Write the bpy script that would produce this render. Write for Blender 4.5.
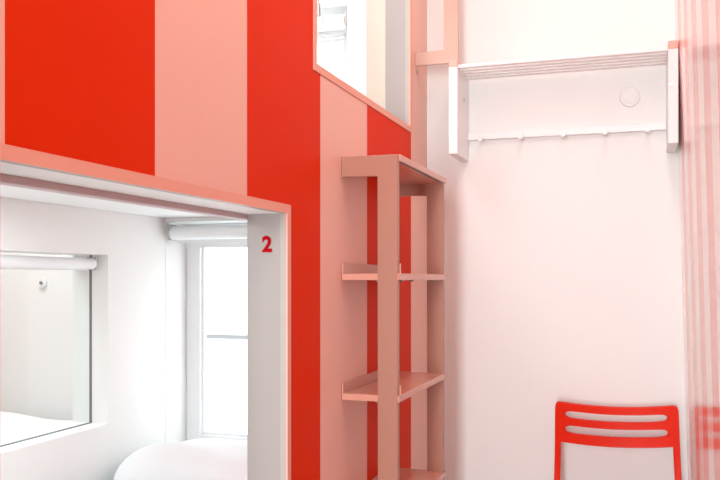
import bpy, bmesh, math, random
from mathutils import Vector, Matrix

for o in list(bpy.data.objects):
    bpy.data.objects.remove(o, do_unlink=True)
scn = bpy.context.scene
C = scn.collection
R = math.radians

# ------------------------------------------------------------------ camera
cd = bpy.data.cameras.new('camera'); cam = bpy.data.objects.new('camera', cd); C.objects.link(cam)
cd.sensor_width = 36; cd.lens = 41.25; cd.shift_y = 39 / 720; cd.clip_start = 0.02
cam.location = (0, 0, 1.24); cam.rotation_euler = (R(90), 0, R(18.56))
scn.camera = cam

# ------------------------------------------------------------------ world, lights, exposure
w = bpy.data.worlds.new('world'); scn.world = w; w.use_nodes = True
bg = w.node_tree.nodes['Background']
bg.inputs['Color'].default_value = (0.93, 0.97, 1.0, 1); bg.inputs['Strength'].default_value = 2.5

def area(name, loc, rot, sx, sy, energy, color):
    l = bpy.data.lights.new(name, 'AREA'); l.shape = 'RECTANGLE'; l.size = sx; l.size_y = sy
    l.energy = energy; l.color = color
    o = bpy.data.objects.new(name, l); C.objects.link(o); o.location = loc; o.rotation_euler = rot
    return o
area('corridor_top_fill', (-0.05, 1.60, 3.06), (0, 0, 0), 0.35, 2.4, 11.5, (1.0, 0.96, 0.90))  # added unseen area light; brightens the striped front from above
area('rear_fill', (-0.20, -3.3, 1.30), (R(90), 0, 0), 0.7, 2.3, 22, (0.90, 0.99, 1.0)).data.spread = R(80)  # added fill behind the camera, aimed down the corridor; no window there
area('lower_berth_fill', (-1.45, 1.55, 1.50), (0, 0, 0), 0.7, 1.2, 8.5, (0.90, 0.99, 1.0))  # light added under the deck to brighten the lower berth
area('upper_berth_fill', (-1.45, 2.1, 3.06), (0, 0, 0), 0.7, 1.2, 15, (0.95, 0.99, 1.0))  # unseen light put in to whiten the upper berth
area('neighbour_fill', (-2.75, 2.3, 2.6), (0, 0, 0), 0.6, 1.2, 18, (0.97, 1.0, 1.0))  # added to brighten the room beyond the interior window; no fixture modelled

scn.view_settings.view_transform = 'Standard'; scn.view_settings.look = 'None'
scn.view_settings.exposure = 0.5; scn.view_settings.gamma = 1; scn.view_settings.use_curve_mapping = False

# ------------------------------------------------------------------ materials
def mat(name, col, rough=0.5, spec=0.5, bump=0.0, bscale=60.0, var=0.0, vscale=4.0, coat=0.0, metal=0.0, ior=1.5):
    m = bpy.data.materials.new(name); m.use_nodes = True
    nt = m.node_tree; b = nt.nodes['Principled BSDF']
    b.inputs['Base Color'].default_value = (*col, 1); b.inputs['Roughness'].default_value = rough
    b.inputs['Specular IOR Level'].default_value = spec; b.inputs['Metallic'].default_value = metal; b.inputs['IOR'].default_value = ior
    b.inputs['Coat Weight'].default_value = coat; b.inputs['Coat Roughness'].default_value = 0.12
    tc = nt.nodes.new('ShaderNodeTexCoord')
    if var:
        n = nt.nodes.new('ShaderNodeTexNoise'); n.inputs['Scale'].default_value = vscale; n.inputs['Detail'].default_value = 5
        r = nt.nodes.new('ShaderNodeMapRange'); r.inputs['To Min'].default_value = 1 - var; r.inputs['To Max'].default_value = 1 + var * 0.3
        h = nt.nodes.new('ShaderNodeHueSaturation'); h.inputs['Color'].default_value = (*col, 1)
        nt.links.new(tc.outputs['Object'], n.inputs['Vector']); nt.links.new(n.outputs['Fac'], r.inputs['Value'])
        nt.links.new(r.outputs['Result'], h.inputs['Value']); nt.links.new(h.outputs['Color'], b.inputs['Base Color'])
    if bump:
        n = nt.nodes.new('ShaderNodeTexNoise'); n.inputs['Scale'].default_value = bscale; n.inputs['Detail'].default_value = 4
        bp = nt.nodes.new('ShaderNodeBump'); bp.inputs['Strength'].default_value = bump; bp.inputs['Distance'].default_value = 0.002
        nt.links.new(tc.outputs['Object'], n.inputs['Vector']); nt.links.new(n.outputs['Fac'], bp.inputs['Height'])
        nt.links.new(bp.outputs['Normal'], b.inputs['Normal'])
    return m

def glass_mat(name):
    m = bpy.data.materials.new(name); m.use_nodes = True; nt = m.node_tree
    for n in list(nt.nodes): nt.nodes.remove(n)
    out = nt.nodes.new('ShaderNodeOutputMaterial'); mx = nt.nodes.new('ShaderNodeMixShader')
    t = nt.nodes.new('ShaderNodeBsdfTransparent'); g = nt.nodes.new('ShaderNodeBsdfGlossy')
    t.inputs['Color'].default_value = (0.96, 0.985, 0.98, 1); g.inputs['Roughness'].default_value = 0.02
    mx.inputs[0].default_value = 0.012
    nt.links.new(t.outputs[0], mx.inputs[1]); nt.links.new(g.outputs[0], mx.inputs[2]); nt.links.new(mx.outputs[0], out.inputs[0])
    return m

M = dict(
    red=mat('red_paint', (0.76, 0.033, 0.002), 0.42, 0.04, bump=0.06, bscale=300, var=0.06),
    pink=mat('pink_paint', (0.90, 0.53, 0.44), 0.45, 0.4, bump=0.06, bscale=300, var=0.03),
    salmon=mat('salmon_steel_shaded', (0.43, 0.205, 0.145), 0.36, 0.5, bump=0.05, bscale=500),  # ladder paint darkened to stand in for shade on the rails
    trim=mat('frame_edge_paint', (0.86, 0.42, 0.32), 0.45, 0.4),
    handle=mat('handle_beige', (0.60, 0.40, 0.33), 0.36, 0.5),
    step=mat('step_pink_lit', (0.68, 0.34, 0.26), 0.25, 0.5),  # same ladder paint, made lighter as if catching more light
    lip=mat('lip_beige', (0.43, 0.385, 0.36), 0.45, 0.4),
    frame=mat('frame_white_shaded', (0.36, 0.325, 0.312), 0.45, 0.4),  # white frame darkened to stand in for shade on the jambs
    rail=mat('rail_mauve', (0.58, 0.46, 0.47), 0.5, 0.4),
    cream=mat('cream_board', (0.60, 0.55, 0.47), 0.5, 0.4),
    wall=mat('white_plaster', (0.84, 0.845, 0.835), 0.7, 0.3, bump=0.05, bscale=180),
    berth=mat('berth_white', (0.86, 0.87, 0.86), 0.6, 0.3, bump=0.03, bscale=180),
    ceil=mat('ceiling_white', (0.88, 0.87, 0.85), 0.8, 0.2, bump=0.03),
    floor=mat('floor_grey', (0.76, 0.75, 0.74), 0.4, 0.4, var=0.1, vscale=6),
    rpink=mat('gloss_pink', (0.83, 0.34, 0.29), 0.14, 0.5, ior=1.16),
    rwhite=mat('gloss_white', (0.92, 0.87, 0.84), 0.14, 0.5, ior=1.16),
    rackw=mat('rack_white', (0.85, 0.85, 0.85), 0.35, 0.5),
    rackp=mat('rack_pink', (0.86, 0.42, 0.36), 0.4, 0.5),
    metal=mat('screw_metal', (0.45, 0.44, 0.43), 0.35, 0.5, metal=0.8),
    dark=mat('dark_gasket', (0.18, 0.19, 0.19), 0.6, 0.3),
    blind=mat('blind_fabric', (0.88, 0.91, 0.92), 0.6, 0.3, bump=0.05, bscale=400),
    pvc=mat('window_pvc', (0.90, 0.91, 0.92), 0.35, 0.5),
    linen=mat('white_linen', (0.86, 0.865, 0.885), 0.85, 0.2, bump=0.9, bscale=16),
    mattress=mat('mattress_cover', (0.84, 0.84, 0.84), 0.9, 0.2, bump=0.2, bscale=90),
    chair=mat('red_plastic', (0.68, 0.017, 0.002), 0.34, 0.25, bump=0.02, bscale=500),
    number=mat('number_red', (0.40, 0.002, 0.008), 0.7, 0.05),
    facade=mat('facade_render', (0.80, 0.80, 0.80), 0.9, 0.1, var=0.05),
    fdark=mat('facade_band', (0.2, 0.2, 0.2), 0.9, 0.1),
    fblue=mat('facade_window', (0.60, 0.60, 0.60), 0.4, 0.4),
    npink=mat('neighbour_bounce_pink', (0.85, 0.42, 0.36), 0.6, 0.3),  # pink chosen so this unseen wall bounces a tint
    glass=glass_mat('clear_glass'),
)

# ------------------------------------------------------------------ helpers
def box(bm, x0, x1, y0, y1, z0, z1, bev=0.0, seg=2):
    r = bmesh.ops.create_cube(bm, size=1.0); vs = r['verts']
    bmesh.ops.scale(bm, vec=(abs(x1 - x0), abs(y1 - y0), abs(z1 - z0)), verts=vs)
    bmesh.ops.translate(bm, vec=((x0 + x1) / 2, (y0 + y1) / 2, (z0 + z1) / 2), verts=vs)
    if bev:
        es = list({e for v in vs for e in v.link_edges})
        bmesh.ops.bevel(bm, geom=es, offset=bev, segments=seg, affect='EDGES', profile=0.5)

def cyl(bm, p0, p1, r, n=20, r2=None, bev=0.0):
    p0, p1 = Vector(p0), Vector(p1); dv = p1 - p0
    q = Vector((0, 0, 1)).rotation_difference(dv.normalized()).to_matrix().to_4x4()
    bmesh.ops.create_cone(bm, cap_ends=True, segments=n, radius1=r, radius2=r if r2 is None else r2, depth=dv.length,
                          matrix=Matrix.Translation((p0 + p1) / 2) @ q)

def sweep(bm, pts, hw, hd, side=Vector((1, 0, 0)), n=10):
    """rounded flat bar along a path; hw half width along side, hd half depth"""
    rings = []
    for i, p in enumerate(pts):
        p = Vector(p); a = Vector(pts[max(i - 1, 0)]); b = Vector(pts[min(i + 1, len(pts) - 1)])
        t = (b - a).normalized(); nrm = t.cross(side).normalized(); sd = nrm.cross(t).normalized()
        ring = []
        for k in range(n):
            an = 2 * math.pi * (k + 0.5) / n
            ca, sa = math.cos(an), math.sin(an)
            e = 0.55
            ring.append(bm.verts.new(p + sd * hw * math.copysign(abs(ca) ** e, ca) + nrm * hd * math.copysign(abs(sa) ** e, sa)))
        rings.append(ring)
    for r0, r1 in zip(rings, rings[1:]):
        for k in range(n):
            bm.faces.new((r0[k], r0[(k + 1) % n], r1[(k + 1) % n], r1[k]))
    bm.faces.new(rings[0][::-1]); bm.faces.new(rings[-1])

def obj(name, bm, m, parent=None, smooth=False, local=False):
    """one mesh object; geometry is given in world metres unless local"""
    bmesh.ops.recalc_face_normals(bm, faces=bm.faces[:])
    me = bpy.data.meshes.new(name)
    if parent is not None and not local:
        off = Vector((0, 0, 0)); q = parent
        while q is not None: off += q.location; q = q.parent
        bmesh.ops.translate(bm, vec=-off, verts=bm.verts[:])
    elif parent is None and not local and len(bm.verts):
        xs = [v.co for v in bm.verts]
        c = Vector(((min(v.x for v in xs) + max(v.x for v in xs)) / 2, (min(v.y for v in xs) + max(v.y for v in xs)) / 2, min(v.z for v in xs)))
        bmesh.ops.translate(bm, vec=-c, verts=bm.verts[:])
    bm.to_mesh(me); bm.free()
    for mm in (m if isinstance(m, (list, tuple)) else [m]): me.materials.append(mm)
    if smooth:
        for p in me.polygons: p.use_smooth = True
    o = bpy.data.objects.new(name, me); C.objects.link(o)
    if parent is not None: o.parent = parent
    elif not local: o.location = c
    return o

def empty(name, loc, label, cat, group=None, rz=0):
    o = bpy.data.objects.new(name, None); C.objects.link(o); o.location = loc; o.rotation_euler = (0, 0, rz)
    o.empty_display_size = 0.1
    return tag(o, label, cat, group)

def tag(o, label, cat, group=None):
    o['label'] = label; o['category'] = cat
    if group: o['group'] = group
    return o

def struct(o, label, cat):
    o['kind'] = 'structure'; o['label'] = label; o['category'] = cat; return o

def grid_panel(bm, us, vs, holes, to3, thick, idx=None):
    """panel made of cells between sorted us and vs, leaving out hole rectangles; extruded by thick vector"""
    verts = {}
    def gv(u, v):
        k = (round(u, 5), round(v, 5))
        if k not in verts: verts[k] = bm.verts.new(to3(u, v))
        return verts[k]
    fs = []
    for i in range(len(us) - 1):
        for j in range(len(vs) - 1):
            uc, vc = (us[i] + us[i + 1]) / 2, (vs[j] + vs[j + 1]) / 2
            if any(h[0] < uc < h[1] and h[2] < vc < h[3] for h in holes): continue
            f = bm.faces.new((gv(us[i], vs[j]), gv(us[i + 1], vs[j]), gv(us[i + 1], vs[j + 1]), gv(us[i], vs[j + 1])))
            if idx: f.material_index = idx(uc, vc)
            fs.append(f)
    r = bmesh.ops.extrude_face_region(bm, geom=fs, use_keep_orig=True)
    bmesh.ops.translate(bm, vec=thick, verts=[g for g in r['geom'] if isinstance(g, bmesh.types.BMVert)])

def ss(*a): return sorted(set(round(x, 5) for x in a))

# ------------------------------------------------------------------ key dimensions (metres)
PX = -0.80            # room side face of the striped bunk front
PB = -0.822           # its back
YW = 3.2286           # far wall
XB = -2.0064          # wall behind the berths
ZC = 3.10             # ceiling
YN0 = -3.40           # near end of the corridor
LEAN = 0.026
def xr(z): return 0.1390 + LEAN * (1.89 - z)   # right wall

# ------------------------------------------------------------------ setting
bm = bmesh.new(); box(bm, -3.9, 0.24, YN0, YW + 0.35, -0.08, 0)
struct(obj('floor', bm, M['floor']), 'grey floor of the narrow corridor', 'floor')
bm = bmesh.new(); box(bm, -3.9, 0.26, YN0, YW + 0.35, ZC, ZC + 0.08)
struct(obj('ceiling', bm, M['ceil']), 'white ceiling over corridor and bunks', 'ceiling')

WL = (-2.0045, -1.12, 0.44, 1.4951)     # lower window recess in far wall
WU = (-2.0045, -1.14, 1.86, 2.376)       # upper window recess
bm = bmesh.new()
grid_panel(bm, ss(-3.9, WL[0], WL[1], WU[1], 0.26), ss(0, WL[2], WL[3], WU[2], WU[3], ZC), [WL, WU],
           lambda u, v: (u, YW, v), (0, 0.35, 0))
struct(obj('wall_far', bm, M['wall']), 'white plaster wall at the end of the corridor behind the coat rack', 'wall')

WI = (1.35, 2.8082, 0.6599, 1.336)      # interior window between berths: y0,y1,z0,z1
bm = bmesh.new()
grid_panel(bm, ss(YN0, WI[0], WI[1], YW), ss(0, WI[2], WI[3], ZC), [WI], lambda u, v: (XB, u, v), (-0.168, 0, 0))
struct(obj('wall_left', bm, M['berth']), 'white wall behind the lower berth with an interior window', 'wall')

# leaning glossy striped right wall
bm = bmesh.new()
ys = [YN0]
y = 3.03
bounds = []
while y > YN0 + 0.35:
    bounds += [y - 0.17, y]; y -= 0.33
ys = ss(YN0, *bounds, YW)
def rmat(u, v):
    k = (3.03 - u) % 0.33
    return 0 if (0 < k < 0.17 and u < 3.03) else 1
grid_panel(bm, ys, [0, ZC], [], lambda u, v: (xr(v), u, v), (0.05, 0, 0), rmat)
struct(obj('wall_right', bm, [M['rpink'], M['rwhite']]), 'glossy right wall with narrow pink and white stripes', 'wall')

# the neighbouring room seen through the interior window
bm = bmesh.new(); box(bm, -3.92, -3.84, 0.9, YW, 0, ZC)
struct(obj('wall_neighbour', bm, M['npink']), 'unseen wall added beyond the interior window for its pink bounce', 'wall')
bm = bmesh.new(); box(bm, -3.84, XB - 0.17, 0.9, 0.98, 0, ZC)
struct(obj('wall_near', bm, M['wall']), 'white wall closing the room beyond the interior window', 'wall')

# windows
def window(n, x0, x1, z0, z1, fy, fw, label, mull=None):
    bm = bmesh.new(); box(bm, x0, x1, fy, fy + 0.06, z0, z1)
    f0 = bmesh.new()
    box(f0, x0, x0 + fw, fy, fy + 0.06, z0, z1, 0.004); box(f0, x1 - fw, x1, fy, fy + 0.06, z0, z1, 0.004)
    box(f0, x0 + fw, x1 - fw, fy, fy + 0.06, z1 - fw, z1, 0.004); box(f0, x0 + fw, x1 - fw, fy, fy + 0.06, z0, z0 + fw, 0.004)
    bm.free()
    e = empty('window_%d' % n, ((x0 + x1) / 2, fy + 0.03, z0), label, 'window'); e['kind'] = 'structure'
    obj('window_frame', f0, M['pvc'], e)
    s = bmesh.new(); a = fw; b = fw + 0.012
    for (p, q, r, t) in ((x0 + a, x0 + b, z0 + a, z1 - a), (x1 - b, x1 - a, z0 + a, z1 - a), (x0 + b, x1 - b, z1 - b, z1 - a), (x0 + b, x1 - b, z0 + a, z0 + b)):
        box(s, p, q, fy + 0.016, fy + 0.04, r, t)
    obj('sash', s, M['pvc'], e)
    g = bmesh.new(); box(g, x0 + b, x1 - b, fy + 0.026, fy + 0.032, z0 + b, z1 - b)
    obj('glass', g, M['glass'], e)
    return e
window(1, WL[0], WL[1], WL[2], WL[3], YW + 0.18, 0.074, 'tall white framed window beside the lower berth')
window(2, WU[0], WU[1], WU[2], WU[3], YW + 0.18, 0.075, 'white framed window of the upper berth')
# lintel board over the lower pane
bm = bmesh.new(); box(bm, WL[0] + 0.001, WL[1] - 0.001, YW + 0.172, YW + 0.2, 1.385, WL[3] - 0.001)
struct(obj('trim_1', bm, M['pvc']), 'white board over the lower window pane', 'trim')

e = empty('window_3', (-2.088, 2.08, WI[2]), 'frameless interior window in the wall behind the lower berth', 'window'); e['kind'] = 'structure'
bm = bmesh.new(); box(bm, -2.091, -2.085, WI[0] + 0.002, WI[1] - 0.002, WI[2] + 0.002, WI[3] - 0.002)
obj('glass', bm, M['glass'], e)
bm = bmesh.new(); t = 0.0025
box(bm, -2.093, -2.083, WI[1] - t, WI[1], WI[2], WI[3]); box(bm, -2.093, -2.083, WI[0], WI[1] - t, WI[2], WI[2] + t)
o = obj('gasket', bm, M['dark'], e); o['label'] = 'dark thin seal along the glass edge'

# ------------------------------------------------------------------ bunk cabin
A = (0.860, 1.848, 0.34, 1.420)     # lower opening
B = (1.998, 2.981, 1.785, 2.52)     # upper opening
RED = [(-0.35, 0.12), (0.893, 1.2551), (1.6145, 2.0505), (2.4514, 2.981)]
cab = empty('bunk_cabin', (-1.4, 2.0, 0), 'built-in bunk cabin with red and pink striped front and square openings', 'bunk bed')
bm = bmesh.new()
edges = [e0 for r in RED for e0 in r]
grid_panel(bm, ss(YN0, A[0], A[1], B[0], B[1], YW - 0.001, *edges), ss(0, A[2], A[3], B[2], B[3], ZC - 0.001), [A, B],
           lambda u, v: (PX, u, v), (PB - PX, 0, 0), lambda u, v: 0 if any(r[0] < u < r[1] for r in RED) else 1)
obj('striped_front', bm, [M['red'], M['pink']], cab)

FT = 0.021
def opening_frame(h, depth, label):
    y0, y1, z0, z1 = h
    g = 0.0005; y0 += g; y1 -= g; z0 += g; z1 -= g
    xf = PX - 0.016; xb = PX - depth
    bm = bmesh.new()
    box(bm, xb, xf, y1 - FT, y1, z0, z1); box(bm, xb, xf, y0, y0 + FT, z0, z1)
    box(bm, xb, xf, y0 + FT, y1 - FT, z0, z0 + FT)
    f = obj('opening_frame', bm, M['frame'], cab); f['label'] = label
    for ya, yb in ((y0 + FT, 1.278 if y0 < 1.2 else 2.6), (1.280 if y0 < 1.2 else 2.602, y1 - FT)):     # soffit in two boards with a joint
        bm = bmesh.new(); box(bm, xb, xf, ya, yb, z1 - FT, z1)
        o = obj('header_board', bm, M['berth'], f); o['label'] = 'soffit board, whiter than the jambs as if lit'  # whiter material stands in for light on the soffit
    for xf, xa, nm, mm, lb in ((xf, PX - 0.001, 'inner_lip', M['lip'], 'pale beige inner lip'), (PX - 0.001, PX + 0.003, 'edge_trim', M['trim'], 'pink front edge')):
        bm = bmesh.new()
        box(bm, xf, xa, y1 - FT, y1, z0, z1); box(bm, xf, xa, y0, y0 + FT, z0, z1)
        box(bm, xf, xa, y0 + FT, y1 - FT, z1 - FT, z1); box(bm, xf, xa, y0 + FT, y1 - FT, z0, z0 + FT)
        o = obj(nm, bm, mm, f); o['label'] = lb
    return f
fA = opening_frame(A, 0.104, 'frame greyed as if in shade, with the red number 2')
fB = opening_frame(B, 0.0935, 'frame of the upper opening, greyed as if in shade')

# number 2 on the jamb of the lower opening
cu = bpy.data.curves.new('number_text', 'FONT'); cu.body = '2'; cu.size = 0.052; cu.align_x = 'CENTER'; cu.extrude = 0.0006
cu.offset = 0.002
to = bpy.data.objects.new('number_text', cu); C.objects.link(to)
dg = bpy.context.evaluated_depsgraph_get()
me = bpy.data.meshes.new_from_object(to.evaluated_get(dg)); bpy.data.objects.remove(to, do_unlink=True)
bm = bmesh.new(); bm.from_mesh(me); bpy.data.meshes.remove(me)
bmesh.ops.transform(bm, matrix=Matrix.Translation((-0.8510, 1.848 - FT - 0.0012, 1.307)) @ Matrix.Rotation(R(90), 4, 'X'), verts=bm.verts[:])
o = obj('number', bm, M['number'], fA); o['label'] = 'red numeral 2'

bm = bmesh.new(); box(bm, -0.933, -0.9045, A[0], A[1] + 0.02, 1.3855, 1.42, 0.003)
o = obj('curtain_rail', bm, M['rail'], cab); o['label'] = 'mauve curtain rail'
bm = bmesh.new(); box(bm, -0.9695, -0.8940, B[1] - 0.019, B[1] + 0.02, 1.76, ZC - 0.002)
o = obj('post', bm, M['cream'], cab); o['label'] = 'cream post'
bm = bmesh.new(); box(bm, XB + 0.002, PB - 0.001, 0.84, YW - 0.002, 1.513, 1.755)
obj('upper_deck', bm, M['berth'], cab)
bm = bmesh.new(); box(bm, XB + 0.002, PB - 0.001, 0.84, YW - 0.002, 0.001, 0.30)
obj('bed_base', bm, M['berth'], cab)
bm = bmesh.new(); box(bm, XB + 0.002, PB - 0.001, 0.80, 0.838, 0.001, ZC - 0.003)
obj('end_panel', bm, M['berth'], cab)

# ------------------------------------------------------------------ bedding
def puff(name, c, half, seed, m, n1=0.45, n2=0.75, amp=0.018, rz=0, floor_z=0.4308):
    rnd = random.Random(seed)
    ph = [(rnd.uniform(4, 14), rnd.uniform(4, 14), rnd.uniform(3, 9), rnd.uniform(0, 6.3), rnd.uniform(0.3, 1)) for _ in range(9)]
    bm = bmesh.new(); bmesh.ops.create_uvsphere(bm, u_segments=72, v_segments=36, radius=1)
    sg = lambda v, p: math.copysign(abs(v) ** p, v)
    for v in bm.verts:
        x, y, z = v.co; r = math.hypot(x, y)
        cx, cy = (x / r, y / r) if r > 1e-6 else (0, 0)
        px, py = sg(cx, n1), sg(cy, n1)
        rr = r ** n2 if r > 0 else 0
        X, Y, Z = px * rr * half[0], py * rr * half[1], sg(z, 0.9) * half[2]
        d = sum(a * math.sin(kx * X + ky * Y + kz * Z + p) for kx, ky, kz, p, a in ph) * amp / 3
        v.co = Vector((X, Y, max(Z + (d if Z > -half[2] * 0.5 else 0), floor_z - c[2])))
    bmesh.ops.rotate(bm, cent=(0, 0, 0), matrix=Matrix.Rotation(rz, 3, 'Z'), verts=bm.verts[:])
    bmesh.ops.translate(bm, vec=c, verts=bm.verts[:])
    return obj(name, bm, m, None, smooth=True)

bm = bmesh.new(); box(bm, XB + 0.02, -0.93, 1.0, YW - 0.02, 0.3005, 0.43, 0.03, 3)
tag(obj('mattress', bm, M['mattress'], smooth=True), 'white mattress on the base of the lower berth', 'mattress')
o = puff('pillow', (-1.50, 2.92, 0.440), (0.46, 0.26, 0.158), 3, M['linen'], amp=0.022)
tag(o, 'plump white pillow under the tall window in the lower berth', 'pillow')
o = puff('duvet', (-1.46, 2.10, 0.440), (0.48, 0.54, 0.10), 8, M['linen'], amp=0.02)
tag(o, 'crumpled white duvet lying on the mattress in front of the pillow', 'duvet')
bm = bmesh.new(); box(bm, -3.20, XB - 0.2, 1.2, YW - 0.02, 0.0005, 0.44, 0.03, 3)
tag(obj('bed', bm, M['mattress'], smooth=True), 'white bed beyond the interior window', 'bed')
o = puff('pillow', (-2.66, 2.86, 0.545), (0.46, 0.30, 0.10), 12, M['linen'], floor_z=0.4408)
tag(o, 'white pillow seen through the interior window at lower left', 'pillow')

bm = bmesh.new(); cyl(bm, (-2.668, YW - 0.0005, 1.222), (-2.668, YW - 0.012, 1.222), 0.024, 24)
e = tag(obj('wall_hook', bm, M['rackw']), 'tiny white wall hook beyond the interior window', 'hook')
bm = bmesh.new(); cyl(bm, (-2.668, YW - 0.012, 1.222), (-2.668, YW - 0.02, 1.222), 0.007, 16)
obj('knob', bm, M['dark'], e)

# ------------------------------------------------------------------ roller blinds
def blind(p0, p1, r, label, drop, side):
    """roll from p0 to p1 with end brackets and a hem of fabric"""
    p0, p1 = Vector(p0), Vector(p1); ax = (p1 - p0).normalized()
    e = empty('roller_blind', (p0 + p1) / 2, label, 'roller blind', 'rolled-up blinds at the berth windows')
    bm = bmesh.new(); cyl(bm, p0 + ax * 0.008, p1 - ax * 0.008, r, 32); obj('roll', bm, M['blind'], e, smooth=False)
    for q, s in ((p0, 1), (p1, -1)):
        bm = bmesh.new(); a = q; b = q + ax * 0.006 * s
        lo = Vector((min(a.x, b.x), min(a.y, b.y), q.z - r * 1.05)); hi = Vector((max(a.x, b.x), max(a.y, b.y), q.z + r * 1.25))
        if abs(ax.x) > 0.5: lo.y, hi.y = q.y - r * 0.8, q.y + r * 1.2
        else: lo.x, hi.x = q.x - r * 1.2, q.x + r * 0.8
        box(bm, lo.x, hi.x, lo.y, hi.y, lo.z, hi.z); obj('bracket', bm, M['metal'], e)
    bm = bmesh.new(); z = p0.z
    if abs(ax.x) > 0.5: box(bm, p0.x + 0.01, p1.x - 0.01, p0.y + r - 0.004, p0.y + r - 0.002, z - r - drop, z)
    else: box(bm, p0.x - r + 0.002, p0.x - r + 0.004, p0.y + 0.01, p1.y - 0.01, z - r - drop, z)
    obj('hem', bm, M['blind'], e)
    return e
blind((-1.982, YW + 0.012, 1.446), (-1.128, YW + 0.012, 1.446), 0.031, 'white roller blind rolled up over the tall lower window', 0.012, 0)
blind((-2.052, 1.36, 1.300), (-2.052, 2.775, 1.300), 0.022, 'slim white roller blind over the interior window at left', 0.004, 0)
ub = blind((-1.975, YW + 0.03, 2.318), (-1.145, YW + 0.03, 2.318), 0.03, 'white roller blind rolled up over the upper berth window', 0.01, 0)
bm = bmesh.new(); cyl(bm, (-1.256, YW - 0.03, 2.36), (-1.256, YW - 0.03, 2.50), 0.0025, 8); cyl(bm, (-1.256, YW - 0.03, 2.335), (-1.256, YW - 0.03, 2.385), 0.009, 14, 0.006)
cyl(bm, (-1.256, YW - 0.03, 2.50), (-1.256, YW, 2.50), 0.003, 8)
o = obj('pull_cord', bm, M['metal'], ub); o['label'] = 'grey pull cord with a weight'

# ------------------------------------------------------------------ ladder with tray steps
YL0, YL1 = 2.2125, 2.806
XF = -0.6326; RW = 0.057; RT = 0.02
lad = empty('ladder', ((PX + XF) / 2, (YL0 + YL1) / 2, 0), 'salmon pink metal ladder with flat tray steps on the striped bunk front', 'ladder')
ZT = 1.588
for y0, y1 in ((YL0, YL0 + RT), (YL1 - RT, YL1)):
    bm = bmesh.new(); x0 = PX + 0.0005
    prof = [(x0, ZT), (XF, ZT), (XF, 0.0), (XF - RW, 0.0), (XF - RW, ZT - 0.057), (x0, ZT - 0.057)]
    v0 = [bm.verts.new((x, y0, z)) for x, z in prof]; v1 = [bm.verts.new((x, y1, z)) for x, z in prof]
    bm.faces.new(v0); bm.faces.new(v1[::-1])
    for k in range(6): bm.faces.new((v0[k], v0[(k + 1) % 6], v1[(k + 1) % 6], v1[k]))
    bmesh.ops.bevel(bm, geom=bm.edges[:], offset=0.0012, segments=1, affect='EDGES')
    obj('side_rail', bm, M['salmon'], lad)
for i, zt in enumerate((1.2555, 0.9140, 0.574, 0.234)):
    bm = bmesh.new()
    ya, yb = YL0 + 0.001, YL1 - 0.001
    box(bm, PX + 0.001, XF + 0.005, ya, yb, zt - 0.019, zt, 0.0015, 1)
    box(bm, PX + 0.001, PX + 0.006, ya, yb, zt, zt + 0.030, 0.0012, 1)
    box(bm, XF - RW + 0.004, XF + 0.004, YL0 + RT, YL0 + RT + 0.004, zt, zt + 0.028, 0.001, 1)
    s = obj('step', bm, M['step'], lad)
    for xx, yy in ((XF - 0.004, YL0 + 0.05), (XF - 0.008, YL0 + 0.18), (XF - 0.06, YL0 + 0.012), (XF - 0.008, YL1 - 0.16)):
        bm = bmesh.new(); cyl(bm, (xx, yy, zt - 0.019), (xx, yy, zt - 0.023), 0.007, 12); obj('bolt', bm, M['dark'], s)
bm = bmesh.new(); box(bm, PX + 0.001, XF + 0.006, YL0 + 0.012, YL1 - 0.001, ZT - 0.018, ZT + 0.001, 0.0015, 1)
obj('step', bm, M['step'], lad)
bm = bmesh.new(); box(bm, XF - 0.004, XF + 0.005, YL0 + 0.03, YL1 - 0.03, ZT - 0.0192, ZT - 0.0182)  # thin dark sliver in place of shade below the tread
o = obj('shadow_strip', bm, M['dark'], lad); o['label'] = 'dark strip painted in as the shadow under the top step'

# grab handle beside the upper opening
YH = 3.0395; XH = -0.6342; HW = 0.0535
hnd = empty('grab_handle', ((PX + XH) / 2, YH, 2.05), 'beige pink squared grab handle on the bunk front beside the upper opening', 'handle')
bm = bmesh.new(); x0 = PX + 0.0005; z0, z1 = 2.050, 2.56
outer = [(x0, z0), (XH, z0), (XH, z1), (x0, z1), (x0, z1 - HW), (XH - HW, z1 - HW), (XH - HW, z0 + HW * 0.93), (x0, z0 + HW * 0.93)]
v0 = [bm.verts.new((x, YH, z)) for x, z in outer]; v1 = [bm.verts.new((x, YH + 0.012, z)) for x, z in outer]
bm.faces.new(v0); bm.faces.new(v1[::-1])
for k in range(8): bm.faces.new((v0[k], v0[(k + 1) % 8], v1[(k + 1) % 8], v1[k]))
bmesh.ops.bevel(bm, geom=bm.edges[:], offset=0.001, segments=1, affect='EDGES')
obj('bar', bm, M['handle'], hnd)
bm = bmesh.new(); cyl(bm, (PX + 0.0005, YH + 0.03, 2.035), (PX + 0.004, YH + 0.03, 2.035), 0.006, 14)
obj('screw', bm, M['metal'], hnd)

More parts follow.
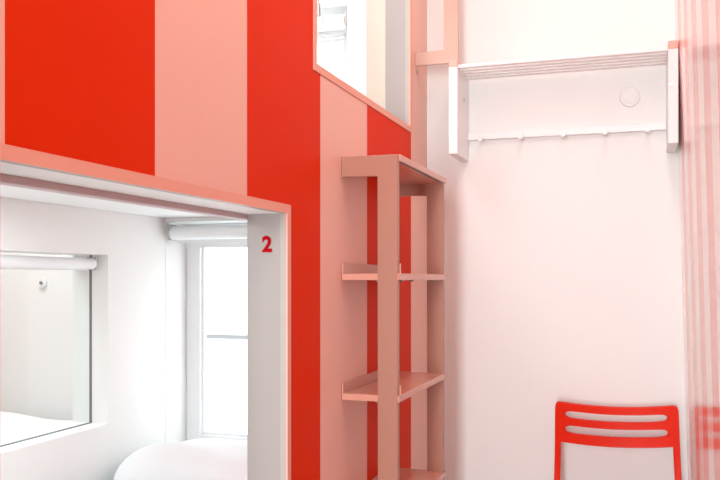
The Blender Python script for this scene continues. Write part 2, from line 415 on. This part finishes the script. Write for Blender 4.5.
# ------------------------------------------------------------------ coat rack on the far wall
XL, XRt = -0.6295, 0.1009; TH = 0.033; D = 0.222
yb = YW - 0.0005; yf = YW - D
rack = empty('coat_rack', ((XL + XRt) / 2, YW, 1.70), 'white coat rack with slatted hat shelf and pegs on the far wall', 'coat rack')
for x0, x1, sx in ((XL - TH, XL, 1), (XRt, XRt + TH, -1)):
    bm = bmesh.new(); box(bm, x0, x1, yf, yb, 1.703, 2.026, 0.0025)
    br = obj('bracket', bm, M['rackw'], rack)
    bm = bmesh.new(); box(bm, x0, x1, yf, yb, 2.026, 2.054, 0.0025)
    o = obj('end_cap', bm, M['rackp'], br); o['label'] = 'pink top end of the bracket'
    bm = bmesh.new()
    if sx > 0: cyl(bm, (x1 - 0.001, 3.1175, 1.925), (x1 + 0.003, 3.1175, 1.925), 0.007, 16)
    else: cyl(bm, ((x0 + 0.009), yf + 0.001, 1.905), ((x0 + 0.009), yf - 0.003, 1.905), 0.008, 16)
    obj('screw', bm, M['metal'], br)
for k in range(5):
    yc = yf + 0.016 + k * (D - 0.05) / 4
    bm = bmesh.new(); box(bm, XL, XRt, yc - 0.011, yc + 0.011, 2.021, 2.034, 0.003)
    obj('slat', bm, M['rackw'], rack)
bm = bmesh.new(); box(bm, XL, XRt, YW - 0.02, yb, 1.785, 1.813, 0.002)
obj('peg_rail', bm, M['rackw'], rack)
for x in (-0.5739, -0.4199, -0.2616, -0.1121, 0.035):
    bm = bmesh.new(); cyl(bm, (x, YW - 0.02, 1.790), (x, YW - 0.055, 1.784), 0.006, 14); cyl(bm, (x, YW - 0.055, 1.784), (x, YW - 0.066, 1.782), 0.010, 16)
    obj('peg', bm, M['rackw'], rack)

bm = bmesh.new(); cyl(bm, (-0.0247, YW - 0.0005, 1.916), (-0.0247, YW - 0.007, 1.916), 0.037, 48, 0.034)
e = tag(obj('wall_cover', bm, M['wall']), 'round white cover plate on the far wall under the coat rack shelf', 'cover plate')
bm = bmesh.new(); cyl(bm, (-0.0247, YW - 0.007, 1.916), (-0.0247, YW - 0.009, 1.916), 0.026, 40, 0.025)
obj('disc', bm, M['wall'], e)

# ------------------------------------------------------------------ red folding chair
CX = -0.055
ch = empty('folding_chair', (CX, 2.86, 0), 'red plastic folding chair with slotted backrest against the far wall', 'chair', rz=R(4))
HWD = 0.2125
def back_y(z):      # local y of the back at height z (reclined)
    return 0.262 - (0.79 - z) * 0.33
def bpt(u, z):
    k = 1 - (u / HWD) ** 2
    zz = z - 0.020 * k * max(0, min(1, (z - 0.50) / 0.1)) 
    return Vector((u, back_y(z) + 0.028 * k * max(0, min(1, (z - 0.50) / 0.1)) - 0.006, zz))
uh = [0.2135, 0.2105, 0.195, 0.191, 0.187, 0.168, 0.12, 0.06]
us = [-u for u in uh] + [0.0] + uh[::-1]
zs = [0.40, 0.46, 0.54, 0.62, 0.647, 0.653, 0.6565, 0.683, 0.6865, 0.700, 0.7135, 0.717, 0.735, 0.7385, 0.751, 0.7635, 0.767, 0.7865, 0.7905]
bm = bmesh.new(); vv = {}
def gv(i, j):
    if (i, j) not in vv:
        u, z = us[i], zs[j]
        if abs(abs(u) - 0.168) < 1e-6 and z in (0.700, 0.751): u = math.copysign(0.179, u)   # rounded slot ends
        cr = {(0.2135, 0.7905): (0.2070, 0.7850), (0.2105, 0.7905): (0.2045, 0.7885), (0.2135, 0.7865): (0.2115, 0.7800), (0.2105, 0.7865): (0.2050, 0.7830)}.get((abs(u), z))
        if cr: u, z = math.copysign(cr[0], u), cr[1]     # rounded top corners
        vv[(i, j)] = bm.verts.new(bpt(u * (1 + max(0, 0.60 - z) * 0.10), z))
    return vv[(i, j)]
fs = []
for i in range(len(us) - 1):
    for j in range(len(zs) - 1):
        uc = abs(us[i] + us[i + 1]) / 2; zc = (zs[j] + zs[j + 1]) / 2
        if uc < 0.191 and zc < 0.653: continue
        if uc < 0.168 and (0.6865 < zc < 0.7135 or 0.7385 < zc < 0.7635): continue
        fs.append(bm.faces.new((gv(i, j), gv(i + 1, j), gv(i + 1, j + 1), gv(i, j + 1))))
r = bmesh.ops.extrude_face_region(bm, geom=fs, use_keep_orig=True)
bmesh.ops.translate(bm, vec=(0, 0.017, 0.004), verts=[g for g in r['geom'] if isinstance(g, bmesh.types.BMVert)])
bk = obj('backrest', bm, M['chair'], ch, smooth=True, local=True)
sd = bk.modifiers.new('sub', 'SUBSURF'); sd.levels = 2; sd.render_levels = 2
for s in (-1, 1):
    X = s * 0.203
    bm = bmesh.new(); sweep(bm, [(X * 1.0, back_y(0.43) + 0.003, 0.43), (X * 1.01, back_y(0.38), 0.38), (X * 1.02, -0.02, 0.22), (X * 1.03, -0.115, 0.04), (X * 1.03, -0.13, 0.0)], 0.0185, 0.013)
    obj('leg', bm, M['chair'], ch, smooth=True, local=True)
    X = s * 0.172
    bm = bmesh.new(); sweep(bm, [(X, -0.17, 0.425), (X, -0.10, 0.36), (X, 0.05, 0.20), (X, 0.19, 0.03), (X, 0.21, 0.0)], 0.0125, 0.016)
    obj('leg', bm, M['chair'], ch, smooth=True, local=True)
bm = bmesh.new()
sy = [-0.235, -0.225, -0.20, -0.155, -0.150, -0.115, -0.110, -0.065, -0.060, -0.025, -0.020, 0.025, 0.030, 0.06, 0.065, 0.105, 0.125, 0.132]
sx = [-0.186, -0.180, -0.150, -0.140, -0.07, 0, 0.07, 0.140, 0.150, 0.180, 0.186]
hol = [(-0.140, 0.140, a, b) for a, b in ((-0.150, -0.115), (-0.060, -0.025), (0.030, 0.06))]
grid_panel(bm, sx, sy, hol, lambda u, v: (u, v, 0.445 - 0.010 * (1 - (u / 0.19) ** 2) - (0.012 if v < -0.22 else 0)), (0, 0, -0.02))
st = obj('seat', bm, M['chair'], ch, smooth=True, local=True)
sd = st.modifiers.new('sub', 'SUBSURF'); sd.levels = 2; sd.render_levels = 2

# ------------------------------------------------------------------ street side seen through the windows
bld = empty('building', (-7.0, 14.0, -4.0), 'pale overexposed building across the street outside the window', 'building')
bm = bmesh.new(); box(bm, -14, 1, 14.0, 17, -4, 5.0); obj('facade', bm, M['facade'], bld)
bm = bmesh.new(); box(bm, -14.05, 1.05, 13.85, 14.0, 0.12, 0.18); obj('cornice', bm, M['fdark'], bld)
for x in (-9.6, -8.0, -6.4, -4.8):
    bm = bmesh.new(); box(bm, x, x + 0.8, 13.96, 14.0, 0.4, 1.0)
    obj('window', bm, M['fblue'], bld)
